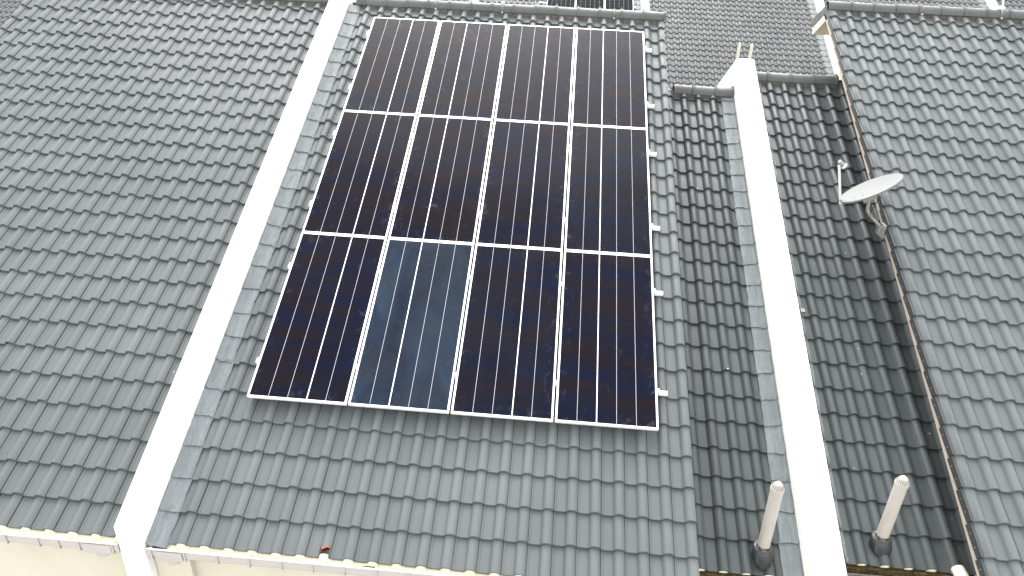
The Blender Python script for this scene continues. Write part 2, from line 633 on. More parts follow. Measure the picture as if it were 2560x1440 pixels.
def strap(u, cv, cn, r0, w, parent, name='ridge_strap'):
    mb = MB()
    seg = 14
    vv = []
    for uu in (u - w / 2, u + w / 2):
        for i in range(seg + 1):
            a = math.pi * i / seg - 0.12 + 0.24 * i / seg
            for rr in (r0, r0 + 0.006):
                y, z = -math.cos(a) * rr, math.sin(a) * rr
                vv.append((uu, cv + y * CS + z * SN, cn - y * SN + z * CS))
    k = 2 * (seg + 1)
    fs = []
    for i in range(seg):
        a = 2 * i
        fs += [(a + 1, a + 3, k + a + 3, k + a + 1), (a, a + 1, k + a + 1, k + a)]
        fs += [(a, a + 2, a + 3, a + 1), (k + a, k + a + 1, k + a + 3, k + a + 2)]
    mb.add(vv, fs)
    return mb.build(name, M['strap'], parent, 40)


def flashing(mb, us, v0, gauge, k0, k1, n_of_v, hs, seed, vtop, edge=0.006):
    """dressed strip, one piece per course; us = u stations, hs = heights above the pan level"""
    r = random.Random(seed)
    for k in range(k0, k1):
        vn = v0 + k * gauge + r.uniform(-.012, .006)
        vh = min(v0 + (k + 1) * gauge + 0.02, vtop)
        nn = n_of_v(vn) - HC - LIFT
        nh = n_of_v(vh) - HC - LIFT
        tint = r.random()
        rows = []
        nv = 9
        e1 = r.uniform(-edge, edge)
        for q in range(nv):
            f = q / (nv - 1)
            lift = LIFT * 0.45 + 0.011 * (1 - f)
            rows.append((vn + (vh - vn) * f, lift, nn + (nh - nn) * f))
        allr = [(rows[0][0] + 0.003, rows[0][1] - 0.009, rows[0][2])] + rows
        vv = []
        for q, (va, lift, nb) in enumerate(allr):
            for i, (uu, h) in enumerate(zip(us, hs)):
                wob = r.gauss(0, 0.0016)
                wv = r.gauss(0, 0.004) if q < 2 else 0
                eu = (e1 + r.gauss(0, .0022)) if i in (0, len(us) - 1) and edge else 0
                if q < 2:
                    wv += 0.010 * math.sin(3.1 * i / len(us) + k)
                vv.append((uu + eu, va + wv, nb + h + lift + wob))
        kk = len(us)
        mb.add(vv, [(a * kk + i, a * kk + i + 1, (a + 1) * kk + i + 1, (a + 1) * kk + i) for a in range(len(allr) - 1) for i in range(kk - 1)], 0, tint)


def verge_flange(mb, u_in, side, v0, gauge, k0, k1, n_of_v, depth=0.105, vmax=1e9):
    """cloaked verge: a hanging flange per course on the side of the roll, with two nail heads"""
    for k in range(k0, k1):
        va, vb = v0 + k * gauge + 0.002, min(v0 + (k + 1) * gauge - 0.004, vmax)
        na, nb = n_of_v(va), n_of_v(vb) - LIFT * 0.9
        x0, x1 = (u_in - 0.016, u_in) if side < 0 else (u_in, u_in + 0.016)
        p = []
        for x in (x0, x1):
            p += [(x, va, na - 0.004 - depth), (x, vb, nb - 0.004 - depth), (x, vb, nb - 0.006), (x, va, na - 0.006)]
        mb.add(p, [(0, 1, 2, 3), (7, 6, 5, 4), (3, 2, 6, 7), (0, 3, 7, 4), (1, 5, 6, 2), (0, 4, 5, 1)], 0, rng.random())
        for f in (0.3, 0.72):
            cv = va + (vb - va) * f
            cn = na + (nb - na) * f - 0.055
            x = x0 if side < 0 else x1
            ring = [(x + side * 0.001, cv + 0.007 * math.cos(a), cn + 0.007 * math.sin(a)) for a in [i * math.pi / 3 for i in range(6)]]
            mb.add(ring + [(x + side * 0.006, cv, cn)], [(i, (i + 1) % 6, 6) for i in range(6)], 1)


def gutter(parent, x0, x1, ylip, zlip, depth, yback, fall=0.0, brackets=(), dirt=True, outlet=None):
    """box gutter along x in the world frame; parent is an untilted empty at the origin"""
    mb = MB()
    prof = [(yback, zlip - 0.03), (yback, zlip - depth), (ylip + 0.012, zlip - depth), (ylip, zlip - depth + 0.02), (ylip, zlip - 0.012), (ylip - 0.006, zlip - 0.010),
            (ylip - 0.006, zlip), (ylip + 0.010, zlip), (ylip + 0.008, zlip - depth + 0.012), (yback - 0.004, zlip - depth + 0.006), (yback - 0.004, zlip - 0.03)]
    mb.prism(prof, x0, x1, lambda x, a, b: (x, a, b - fall * (x - x0)))
    g = mb.build('gutter', M['gutter'], parent)
    for bx in brackets:
        b = MB()
        zl = zlip - fall * (bx - x0)
        b.box(bx - 0.011, bx + 0.011, ylip - 0.010, ylip + 0.014, zl - 0.016, zl + 0.007)
        # strap that runs down the face and back under the trough
        b.prism([(ylip - 0.009, zl - 0.012), (ylip - 0.004, zl - 0.012), (ylip - 0.002, zl - depth), (yback, zl - depth - 0.022), (yback, zl - depth - 0.03), (ylip - 0.010, zl - depth - 0.004)], bx - 0.008, bx + 0.008, lambda x, a, c: (x, a, c))
        b.build('gutter_bracket', M['gutter'], g)
    if dirt:
        d = MB()
        nn = max(4, int((x1 - x0) / 0.04))
        vv = []
        for i in range(nn + 1):
            x = x0 + 0.01 + (x1 - x0 - 0.02) * i / nn
            zz = zlip - 0.072 - fall * (x - x0) + rng.uniform(0, 0.006)
            up = max(0.0, 0.75 * math.sin(x * 5.3 + x0) + 0.6 * math.sin(x * 13.7) - 0.35) * 0.036
            vv += [(x, ylip + 0.012, zz), (x, ylip + 0.030, zz + up * 0.7 + rng.uniform(-.002, .004)), (x, ylip + 0.052, zz + up + rng.uniform(0, .006))]
        d.add(vv, [f for i in range(nn) for f in ((3 * i, 3 * i + 3, 3 * i + 4, 3 * i + 1), (3 * i + 1, 3 * i + 4, 3 * i + 5, 3 * i + 2))])
        d.build('gutter_dirt', M['moss'], g)
    if outlet:
        q = MB()
        a, b = outlet
        zl = zlip - fall * (a - x0)
        q.box(a, b, ylip - 0.013, ylip - 0.0065, zl - depth - 0.012, zl - 0.016)
        cx, rr = (a + b) / 2 + 0.02, 0.075
        ring = []
        for zz in (zl - depth - 0.012, zl - depth - 0.05):
            for i in range(20):
                an = 2 * math.pi * i / 20
                ring.append((cx + rr * math.cos(an), ylip + 0.055 + rr * math.sin(an), zz))
        q.add(ring, [(i, (i + 1) % 20, 20 + (i + 1) % 20, 20 + i) for i in range(20)] + [tuple(range(20)), tuple(range(39, 19, -1))])
        q.build('gutter_outlet', M['gutter'], g)
    return g


# levels of the roll crests (roof frame n) of the roofs
N_MAIN, N_A, N_B = -0.085, -0.635, -0.555


def n_main(v):
    return N_MAIN


def n_a(v):
    return N_A


def n_b(v):
    return N_B


def n_right(v):
    return -0.06 + 0.016 * v


G = 0.309
V_RIDGE = 6.80
RC_V, RC_N = 6.872, -0.150       # centre line of the main ridge caps

# ------------------------------------------------------------------ setting: ground
g = MB()
g.add([(-400, -400, -7.2), (400, -400, -7.2), (400, 400, -7.2), (-400, 400, -7.2)], [(0, 1, 2, 3)])
tag(g.build('ground', M['ground']), kind='structure', label='concrete yard far below the roofs')


def rear_slope(mb, u0, u1, rv, rn, length, drop=0.05):
    """plain closed rear side of a roof, from the ridge point down and away"""
    a = W(0, rv, rn)
    def fn(x, y, z):
        p = Vector((x, a.y + y, a.z + z))
        return (p.x, p.y * CS + p.z * SN, -p.y * SN + p.z * CS)
    mb.prism([(0, 0), (length * CS, -length * SN), (length * CS, -length * SN - 0.12), (0, -0.12)], u0, u1, fn)


def unroof(x, y, z):
    return (x, y * CS + z * SN, -y * SN + z * CS)


def house_walls(root, x0, x1, yf, yb, ztop_f, name='front_wall', z0=-7.2, mtl='cream'):
    mb = MB()
    mb.box(x0, x1, yf, yf + 0.2, z0, ztop_f, fn=unroof)
    return mb.build(name, M[mtl], root)


# ------------------------------------------------------------------ left house
HL = thing('terraced_house', 'terraced house at left whose wide grey tiled roof carries no panels', 'house', group='terraced houses in the front row')
PL = 0.2190
mb = MB()
tiles(mb, -1.0, -5.62, -0.66, -0.18, G, -4, 23, n_main, vmax=V_RIDGE + 0.03, seed=11, pitch=PL, eave=0.02)
mb.build('tiled_roof', M['tile'], HL, 38)
mb = MB()
verge_flange(mb, -5.60, -1, -0.18, G, -4, 23, n_main)
mb.build('verge_cap', [M['verge'], M['galv']], HL)
mb = MB()
eave_mortar(mb, -1.0, -5.6, -0.735, -0.18 - 4 * G + 0.032, N_MAIN, 0.032, pitch=PL, fwd=0.066)
mb.build('eave_mortar', M['fascia'], HL)
mb = MB()
ridge_mortar(mb, -1.0, -5.58, -0.735, 6.775, 6.80, N_MAIN, N_MAIN - 0.012, pitch=PL)
mb.build('ridge_mortar', M['mortar'], HL)
mb = MB()
ridge_caps(mb, -5.62, -0.74, RC_V, RC_N, 0.112, 0.334, -5.3)
mb.build('ridge_cap', M['ridge'], HL, 40)
mb = MB()
rear_slope(mb, -5.6, -0.74, RC_V, RC_N + 0.02, 7.0)
mb.build('rear_roof', M['tile'], HL)
mb = MB()
mb.box(-5.45, -0.74, -1.10, -0.9, -7.2, -0.86, fn=unroof)
mb.build('front_wall', M['cream'], HL)
mb = MB()
mb.prism([(-0.9, -7.2), (-0.9, -1.0), (5.9, 2.95), (12.0, -0.55), (12.0, -7.2)], -5.45, -5.25, lambda x, a, b: unroof(x, a, b))
mb.build('side_wall', M['cream'], HL)
Lg = bpy.data.objects.new('eave_gutter', None)
HLg = thing('gutter_run', 'pinkish grey gutter under the left roof, left of the white wall end', 'gutter', 0, 0, 0, 'eave gutters', tilt=False)
gutter(HLg, -5.6, -0.738, -1.25, -0.782, 0.108, -1.130, 0.0, [-1.475 - 0.30 * i for i in range(1, 13)] + [-1.475, -1.287, -1.097, -0.789], outlet=(-1.06, -0.80))

# ------------------------------------------------------------------ middle house (main roof with the panels, lower roof to its right)
HM = thing('terraced_house', 'terraced house whose grey roof carries the twelve dark solar panels', 'house', group='terraced houses in the front row')
BR_U = 4.34 - CREST - P * 15     # tile with the broken nose


def broken(k, us):
    if k == -4 and abs(us - BR_U) < 0.02:
        return (0, 0.115)
    return None


mb = MB()
tiles(mb, 4.34, -0.325, 4.3955, -0.2, G, -4, 23, n_main, vmax=V_RIDGE + 0.03, skip=broken, seed=21, eave=0.02)
mb.build('tiled_roof', M['tile'], HM, 38)
# red body of the broken tile
mb = MB()
vn = -0.2 - 4 * G + 0.02
vv = []
for i in range(15):
    x = i / 14
    s = 0.110 + 0.094 * x
    h = prof_h(s) + N_MAIN - HC
    va = vn + (0.115 - 0.045 + 0.03 * x + 0.003 * math.sin(11 * x)) * min(1, x * 5.0) * (1 if x < 0.9 else 0.97)
    th = 0.017
    vv += [(BR_U + s, va + 0.003, h - LIFT * 0.3 + 0.001), (BR_U + s, va - 0.008, h - LIFT * 0.3 - 0.003), (BR_U + s, va - 0.005, h - LIFT * 0.3 - th)]
mb.add(vv, [f for i in range(14) for f in ((3 * i, 3 * i + 1, 3 * i + 4, 3 * i + 3), (3 * i + 1, 3 * i + 2, 3 * i + 5, 3 * i + 4))])
tag(mb.build('broken_tile_edge', M['clay'], HM), 'red clay edge where the eave tile has broken')
mb = MB()
for q in range(5):
    a = BR_U + 0.150 + 0.011 * q
    mb.box(a - 0.012, a + 0.012, vn + 0.018 + 0.004 * q, vn + 0.05 + 0.006 * q, N_MAIN - 0.10, N_MAIN - 0.055 - 0.003 * (q % 3))
mb.build('mortar_lump', M['mortar'], HM)
mb = MB()
eave_mortar(mb, 4.34, -0.33, 4.40, vn + 0.012, N_MAIN, 0.032, fwd=0.062)
mb.build('eave_mortar', M['fascia'], HM)
mb = MB()
verge_flange(mb, 4.378, 1, -0.2, G, -4, 23, lambda v: N_MAIN - 0.036, vmax=V_RIDGE)
mb.build('verge_cap', [M['tile'], M['galv']], HM)
mb = MB()
flashing(mb, [-0.497, -0.482, -0.455, -0.425, -0.39, -0.36, -0.335, -0.318], -0.2, G, -4, 23, n_main, [.066, .048, .036, .034, .033, .030, .022, .010], 31, V_RIDGE - 0.02)
tag(mb.build('wall_flashing', M['lead'], HM, 60), 'pale bluish flashing dressed against the left white wall')
mb = MB()
ridge_mortar(mb, 4.34, -0.30, 4.39, 6.775, 6.80, N_MAIN, N_MAIN - 0.012)
mb.build('ridge_mortar', M['mortar'], HM)
mb = MB()
ridge_caps(mb, -0.40, 4.41, RC_V, RC_N, 0.112, 0.334, 4.41 - 14 * 0.334)
mb.build('ridge_cap', M['ridge'], HM, 40)
for uu in (0.86, 1.90, 3.63):
    strap(uu, RC_V, RC_N, 0.114, 0.028, HM)
mb = MB()
p0 = (1.90, RC_V + 0.118 * SN, RC_N + 0.118 * CS)
mb.box(1.875, 1.925, p0[1] - 0.02, p0[1] + 0.02, p0[2] - 0.006, p0[2] + 0.02)
mb.build('strap_clip', M['strap'], HM)
mb = MB()
rear_slope(mb, -0.48, 4.41, RC_V, RC_N + 0.02, 7.0)
mb.build('rear_roof', M['tile'], HM)
mb = MB()
mb.box(-0.49, 4.20, -1.10, -0.9, -7.2, -0.86, fn=unroof)
mb.box(-0.49, -0.16, -1.16, -1.10, -7.2, -0.93, fn=unroof)
mb.build('front_wall', M['cream'], HM)
mb = MB()
mb.prism([(-0.9, -7.2), (-0.9, -1.0), (5.9, 2.93), (12.0, -0.55), (12.0, -7.2)], 4.18, 4.30, lambda x, a, b: unroof(x, a, b))
mb.build('side_wall', M['cream'], HM)
HMg = thing('gutter_run', 'pinkish grey gutter under the eave with the broken red tile', 'gutter', 0, 0, 0, 'eave gutters', tilt=False)
gutter(HMg, -0.497, 4.38, -1.25, -0.800, 0.108, -1.130, -0.004, [-0.44, -0.137, 0.16, 0.447, 0.735, 1.016, 1.298, 1.585] + [1.87 + 0.285 * i for i in range(9)], outlet=(-0.40, -0.155))
# lower roof of the middle house
VA0, KA0, KA1 = -0.78, -1, 21
mb = MB()
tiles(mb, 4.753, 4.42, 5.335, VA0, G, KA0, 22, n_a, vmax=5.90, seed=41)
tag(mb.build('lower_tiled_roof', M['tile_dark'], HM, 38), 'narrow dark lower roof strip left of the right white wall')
mb = MB()
flashing(mb, [5.318, 5.335, 5.37, 5.41, 5.445, 5.468, 5.482, 5.494], VA0, G, KA0, 22, n_a, [.012, .022, .029, .030, .029, .032, .046, .062], 43, 5.83)
tag(mb.build('lower_flashing', M['lead'], HM, 60), 'pale flashing dressed against the right white wall')
mb = MB()
eave_mortar(mb, 4.753, 4.42, 5.325, VA0 - G + 0.012, N_A, 0.085)
mb.build('lower_eave_mortar', M['fascia'], HM)
mb = MB()
ya = W(0, VA0 - G, N_A)
mb.box(4.42, 5.49, ya.y - 0.004, ya.y + 0.12, ya.z - 0.16, ya.z - 0.072, fn=unroof)
mb.build('lower_fascia', M['moss'], HM)
mb = MB()
ridge_mortar(mb, 4.753, 4.43, 5.48, 5.775, 5.80, N_A, N_A - 0.012)
mb.build('lower_ridge_mortar', M['mortar'], HM)
mb = MB()
ridge_caps(mb, 4.60, 5.488, 5.872, N_A - 0.065, 0.112, 0.334, 4.60 + 0.30)
mb.build('lower_ridge_cap', M['ridge'], HM, 40)
mb = MB()
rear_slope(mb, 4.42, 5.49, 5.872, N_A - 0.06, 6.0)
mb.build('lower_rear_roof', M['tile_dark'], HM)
mb = MB()
mb.box(4.32, 5.49, ya.y + 0.1, ya.y + 0.3, -7.2, ya.z - 0.1, fn=unroof)
mb.build('lower_front_wall', M['cream'], HM)
HAg = thing('gutter_run', 'short white gutter under the narrow dark roof strip by the vent pipe', 'gutter', 0, 0, 0, 'eave gutters', tilt=False)
gutter(HAg, 4.43, 5.49, ya.y - 0.085, ya.z - 0.105, 0.10, ya.y - 0.008, 0.0, [4.7, 5.0, 5.3])

# ------------------------------------------------------------------ right house (raised roof with the dish, lower roof to its left)
HR = thing('terraced_house', 'terraced house at right with the satellite dish on its roof edge', 'house', group='terraced houses in the front row')
GR = 0.3134
VR0 = -0.60
mb = MB()
tiles(mb, 7.165, 6.888, 12.2, VR0, GR, -3, 25, n_right, vmax=7.14, seed=51)
mb.build('tiled_roof', M['tile'], HR, 38)
# verge roll with its hanging flange
mb = MB()
VP = [(0.0, 0.0), (0.004, 0.024), (0.016, 0.038), (0.035, 0.050), (0.060, 0.054), (0.082, 0.0505), (0.102, 0.039), (0.116, 0.026), (0.118, 0.018), (0.1185, 0.004), (0.134, 0.0)]
for k in range(-3, 25):
    va, vb = VR0 + k * GR + rng.gauss(0, .002), min(VR0 + (k + 1) * GR + 0.03, 7.15)
    tint = min(1, max(0, rng.gauss(.5, .25)))
    rows = [(va + 0.03, LIFT - THICK), (va + .001, LIFT - THICK), (va, LIFT - 0.005), (va + 0.008, LIFT), (vb, 0.0)]
    vv = []
    for a, h in rows:
        for s, hh in VP:
            vv.append((6.885 + s, a, n_right(a) - HC - LIFT + hh + h))
    kk = len(VP)
    mb.add(vv, [(r_ * kk + i, r_ * kk + i + 1, (r_ + 1) * kk + i + 1, (r_ + 1) * kk + i) for r_ in range(len(rows) - 1) for i in range(kk - 1)], 0, tint)
mb.build('verge_roll', M['tile'], HR, 38)
mb = MB()
verge_flange(mb, 6.884, -1, VR0, GR, -3, 25, lambda v: n_right(v) - 0.012, 0.085, 7.12)
mb.build('verge_cap', [M['verge'], M['galv']], HR)
mb = MB()
vb0, vb1 = VR0 - 3 * GR - 0.02, 7.16
pp = []
for x in (6.872, 6.902):
    pp += [(x, vb0, n_right(vb0) - 0.165), (x, vb1, n_right(vb1) - 0.165), (x, vb1, n_right(vb1) - 0.09), (x, vb0, n_right(vb0) - 0.09)]
mb.add(pp, [(0, 1, 2, 3), (7, 6, 5, 4), (3, 2, 6, 7), (0, 4, 5, 1), (0, 3, 7, 4), (1, 5, 6, 2)])
mb.build('barge_board', M['barge'], HR)
mb = MB()
pp = []
for x in (6.902, 7.32):
    pp += [(x, vb0, n_right(vb0) - 0.160), (x, vb1, n_right(vb1) - 0.160), (x, vb1, n_right(vb1) - 0.145), (x, vb0, n_right(vb0) - 0.145)]
mb.add(pp, [(0, 1, 2, 3), (7, 6, 5, 4), (3, 2, 6, 7), (0, 4, 5, 1), (0, 3, 7, 4), (1, 5, 6, 2)])
mb.build('verge_soffit', M['barge_cream'], HR)
mb = MB()
RR_V, RR_N = 7.15, n_right(7.15) - 0.065
ridge_mortar(mb, 7.165, 6.90, 12.1, 7.085, 7.11, n_right(7.1), n_right(7.1) - 0.012)
mb.build('ridge_mortar', M['mortar'], HR)
mb = MB()
ridge_caps(mb, 6.87, 12.2, RR_V + 0.03, RR_N, 0.115, 0.334, 7.23)
mb.build('ridge_cap', M['ridge'], HR, 40)
for uu in (8.26, 9.43):
    strap(uu, RR_V + 0.03, RR_N, 0.117, 0.03, HR)
mb = MB()
c0 = Vector((9.43, RR_V + 0.03 + 0.118 * SN, RR_N + 0.118 * CS))
mb.box(9.38, 9.48, c0.y - 0.03, c0.y + 0.03, c0.z - 0.005, c0.z + 0.03)
mb.tube([(9.43, c0.y, c0.z), (9.435, c0.y + 0.01, c0.z + 0.07), (9.45, c0.y + 0.2, c0.z + 0.16)], 0.012, 8)
mb.build('strap_clip', M['strap'], HR)
# rear verge beyond the ridge: short rear slope with tiles, flange, barge board
mb = MB()
ra = W(0, RR_V, RR_N + 0.06)


def rear(x, y, z):
    """y down the rear slope, z off it"""
    return unroof(x, ra.y + y * CS + z * SN, ra.z - y * SN + z * CS)


for k in range(2):
    pr = [(6.885 + s * 1.0 + j * P, h) for j in range(25) for s, h in PROF[:-1]]
    vv = [(rear(x, 0.31 * (k + 1) + 0.02, h + 0.028)) for x, h in pr] + [rear(x, 0.31 * k, h) for x, h in pr]
    kk = len(pr)
    mb.add(vv, [(i, i + 1, kk + i + 1, kk + i) for i in range(kk - 1)])
mb.build('rear_roof', M['tile'], HR, 38)
mb = MB()
mb.box(6.868, 6.884, 0.03, 0.30, -0.075, 0.052, fn=rear)
mb.box(6.868, 6.884, 0.306, 0.60, -0.07, 0.062, fn=rear)
mb.build('rear_verge_cap', M['verge'], HR)
mb = MB()
mb.box(6.872, 6.902, 0.0, 0.60, -0.20, -0.078, fn=rear)
mb.build('rear_barge_board', M['barge_cream'], HR)
mb = MB()
mb.box(6.903, 12.1, 0.0, 0.60, -0.19, -0.16, fn=rear)
mb.build('rear_soffit', M['barge_cream'], HR)
mb = MB()
mb.prism([(-1.6, -7.2), (-1.6, -1.25), (6.1, 3.0), (6.35, 2.95), (6.35, -7.2)], 7.32, 7.5, lambda x, a, b: unroof(x, a, b))
mb.box(7.5, 12.1, 6.15, 6.35, -7.2, 2.95, fn=unroof)
mb.box(7.5, 12.1, -1.6, -1.4, -7.2, -1.32, fn=unroof)
mb.build('house_wall', M['cream'], HR)
# lower roof of the right house
VB0 = -0.62
mb = MB()
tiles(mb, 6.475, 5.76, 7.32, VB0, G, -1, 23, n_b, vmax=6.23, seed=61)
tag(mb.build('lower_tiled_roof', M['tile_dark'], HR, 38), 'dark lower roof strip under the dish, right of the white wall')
mb = MB()
flashing(mb, [5.748, 5.76, 5.82, 5.90, 5.925], VB0, G, -1, 22, n_b, [.085, .07, .042, .010, .002], 63, 6.18, 0.003)
mb.build('mortar_fillet', M['lead'], HR, 60)
yb_ = W(0, VB0 - G, N_B)
mb = MB()
eave_mortar(mb, 6.475, 5.75, 7.3, VB0 - G + 0.012, N_B, 0.085)
mb.build('lower_eave_mortar', M['fascia'], HR)
mb = MB()
mb.box(5.75, 7.3, yb_.y - 0.004, yb_.y + 0.12, yb_.z - 0.16, yb_.z - 0.072, fn=unroof)
mb.build('lower_fascia', M['moss'], HR)
mb = MB()
ridge_mortar(mb, 6.475, 5.76, 7.28, 6.090, 6.115, N_B, N_B - 0.012)
mb.build('lower_ridge_mortar', M['mortar'], HR)
mb = MB()
ridge_caps(mb, 5.76, 7.05, 6.187, N_B - 0.065, 0.112, 0.334, 6.03)
mb.build('lower_ridge_cap', M['ridge'], HR, 40)
mb = MB()
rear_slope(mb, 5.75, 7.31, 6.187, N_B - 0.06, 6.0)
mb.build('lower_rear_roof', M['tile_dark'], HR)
mb = MB()
mb.box(5.75, 7.32, yb_.y + 0.1, yb_.y + 0.3, -7.2, yb_.z - 0.1, fn=unroof)
mb.build('lower_front_wall', M['cream'], HR)
HBg = thing('gutter_run', 'white gutter under the dark roof strip, ending below the beige roof edge', 'gutter', 0, 0, 0, 'eave gutters', tilt=False)
gutter(HBg, 5.75, 6.95, yb_.y - 0.085, yb_.z - 0.105, 0.10, yb_.y - 0.008, 0.0, [6.02, 6.12, 6.46, 6.8])
mb = MB()
cq = Vector((6.92, yb_.y - 0.02, yb_.z - 0.02))
mb.tube([cq + Vector((0, 0.06, 0.01)), cq + Vector((0, -0.25, -0.02))], 0.06, 18)
mb.tube([cq + Vector((0, -0.25, -0.02)), cq + Vector((0, -0.262, -0.02))], [0.066, 0.05], 18)
o = mb.build('drain_pipe', M['pvc_cream'], None, 40)
tag(o, 'cream rounded pipe end tucked under the beige roof edge at the bottom', 'pipe')

# ------------------------------------------------------------------ white party walls


def party_wall(u0, u1, n_top, v_end, v_peak, label, back=7.0):
    o = thing('party_wall', label, 'wall', group='white party walls between the houses')
    mb = MB()
    e = W(0, v_end, n_top)
    p = W(0, v_peak, n_top)
    prof = [(e.y, -7.2), (e.y, e.z), (p.y, p.z), (p.y + back * CS, p.z - back * SN), (p.y + back * CS, -7.2)]
    mb.prism(prof, u0, u1, lambda x, a, b: unroof(x, a, b))
    mb.build('wall_body', M['white'], o)
    return o


party_wall(-0.735, -0.500, 0.085, -1.365, 6.95, 'long white party wall running left of the solar panels')
party_wall(5.500, 5.748, -0.295, -1.45, 6.22, 'white party wall with pointed top between solar panels and dish')

# ------------------------------------------------------------------ solar panels
PW, PH, GAP, TH = 1.0, 2.1075, 0.02, 0.036
PITCH_V = 2.1095
rows_name = ['bottom', 'middle', 'top']
cols_name = ['leftmost', 'second from the left', 'third from the left', 'rightmost']


def make_panel():
    root = thing('solar_panel', 'x', 'solar panel', 0, 0, 0, 'dark solar panels on the tiled roof')
    f = MB()
    fw = 0.019
    a, b = PW / 2, PH / 2
    # frame bars butt end to end; outer wall with a slim top flange
    f.box(-a, a, -b, -b + fw, -TH, 0)
    f.box(-a, a, b - fw, b, -TH, 0)
    f.box(-a, -a + fw, -b + fw, b - fw, -TH, 0)
    f.box(a - fw, a, -b + fw, b - fw, -TH, 0)
    # groove along the outside of the frame
    f.box(-a + 0.001, a - 0.001, -b - 0.0025, -b, -0.016, -0.010)
    f.build('frame', M['alu'], root)
    c = MB()
    ia, ib = a - fw, b - fw
    c.box(-ia, ia, -ib, ib, -0.012, -0.003)
    # gaps between the five strings, the third one broad
    for k in range(1, 5):
        x = -ia + 2 * ia * k / 5 + (0.002 if k == 3 else 0)
        w = 0.0052 if k == 3 else 0.0019
        c.box(x - w, x + w, -ib + 0.004, ib - 0.004, -0.003, -0.0022, 1 if k == 3 else 2)
    gl = c.build('cell_sheet', [M['cell'], M['line'], M['line_thin']], root)
    gl['dust'] = 0.04
    return root


DUST = {(0, 1): 0.50, (1, 3): 0.10, (0, 2): 0.09, (0, 0): 0.05, (0, 3): 0.06, (1, 2): 0.04}
proto = make_panel()
first = True
for r_ in range(3):
    for c_ in range(4):
        o = proto if first else copy_tree(proto)
        first = False
        uc = PW / 2 + c_ * (PW + GAP)
        vc = PITCH_V * r_ + PH / 2
        o.location = W(uc, vc, 0.0)
        o.rotation_euler = (SL, 0, 0)
        if c_ in (1, 3):      # every other column is fitted the other way up: broad line second from the left
            o.rotation_euler = (Matrix.Rotation(SL, 3, 'X') @ Matrix.Rotation(math.pi, 3, 'Z')).to_euler()
        lab = '%s solar panel in the %s row of the roof' % (cols_name[c_], rows_name[r_])
        if (r_, c_) == (0, 1):
            lab = 'dusty bluish solar panel, second from the left in the bottom row'
        elif (r_, c_) == (1, 3):
            lab = 'greyish smudged solar panel, rightmost in the middle row'
        elif (r_, c_) == (2, 0):
            lab = 'solar panel at the top left corner beside the flashing'
        elif (r_, c_) == (0, 3):
            lab = 'solar panel at the bottom right corner above the bare tiles'
        o['label'] = lab
        for ch in o.children:
            if ch.name.startswith('cell_sheet'):
                ch['dust'] = DUST.get((r_, c_), 0.015)

# rails under the panels, two to a row
RAILV = [0.42, 1.64, 2.575, 3.81, 4.735, 5.955]
UR = 4 * PW + 3 * GAP


def make_rail():
    root = thing('mounting_rail', 'x', 'rail', 0, 0, 0, 'aluminium rails under the solar panels')
    mb = MB()
    prof = [(-0.02, -0.040), (0.02, -0.040), (0.02, -0.028), (0.013, -0.026), (0.013, -0.014), (0.02, -0.012), (0.02, 0), (0.006, 0), (0.006, -0.014), (-0.006, -0.014), (-0.006, 0), (-0.02, 0),
            (-0.02, -0.012), (-0.013, -0.014), (-0.013, -0.026), (-0.02, -0.028)]
    mb.prism(prof, -0.045, UR + 0.112, lambda x, a, b: (x, a, b))
    mb.build('rail_bar', M['alu'], root)
    for k in range(1, 4):
        x = k * (PW + GAP) - GAP / 2
        b = MB()
        b.box(x - 0.0085, x + 0.0085, -0.022, 0.022, 0.001, TH + 0.001)
        b.box(x - 0.019, x + 0.019, -0.022, 0.022, TH + 0.002, TH + 0.005)
        b.tube([(x, 0, TH + 0.005), (x, 0, TH + 0.011)], 0.007, 8)
        b.build('mid_clamp', M['clamp'], root)
    for x, s in ((-0.002, -1), (UR + 0.002, 1)):
        b = MB()
        x0, x1 = sorted((x, x + s * 0.022))
        b.box(x0, x1, -0.02, 0.02, 0.001, TH + 0.002)
        y0, y1 = sorted((x - s * 0.010, x + s * 0.012))
        b.box(y0, y1, -0.02, 0.02, TH + 0.0025, TH + 0.006)
        b.tube([(x + s * 0.011, 0, TH + 0.002), (x + s * 0.011, 0, TH + 0.012)], 0.006, 8)
        b.build('end_clamp', M['clamp'], root)
    for k in range(4):
        x = 0.18 + k * 1.15
        b = MB()
        b.box(x - 0.018, x + 0.018, -0.028, -0.021, -0.052, -0.004)
        b.box(x - 0.018, x + 0.018, -0.028, 0.16, -0.058, -0.052)
        b.build('roof_hook', M['galv'], root)
    return root


rp = make_rail()
RL = ['lower mounting rail below the bottom row of solar panels', 'upper mounting rail below the bottom row of solar panels',
      'lower mounting rail below the middle row of solar panels', 'upper mounting rail below the middle row of solar panels',
      'lower mounting rail below the top row of solar panels', 'upper mounting rail below the top row, nearest the ridge']
for i, vv_ in enumerate(RAILV):
    o = rp if i == 0 else copy_tree(rp)
    o.location = W(0, vv_, -TH - 0.0015)
    o.rotation_euler = (SL, 0, 0)
    o['label'] = RL[i]

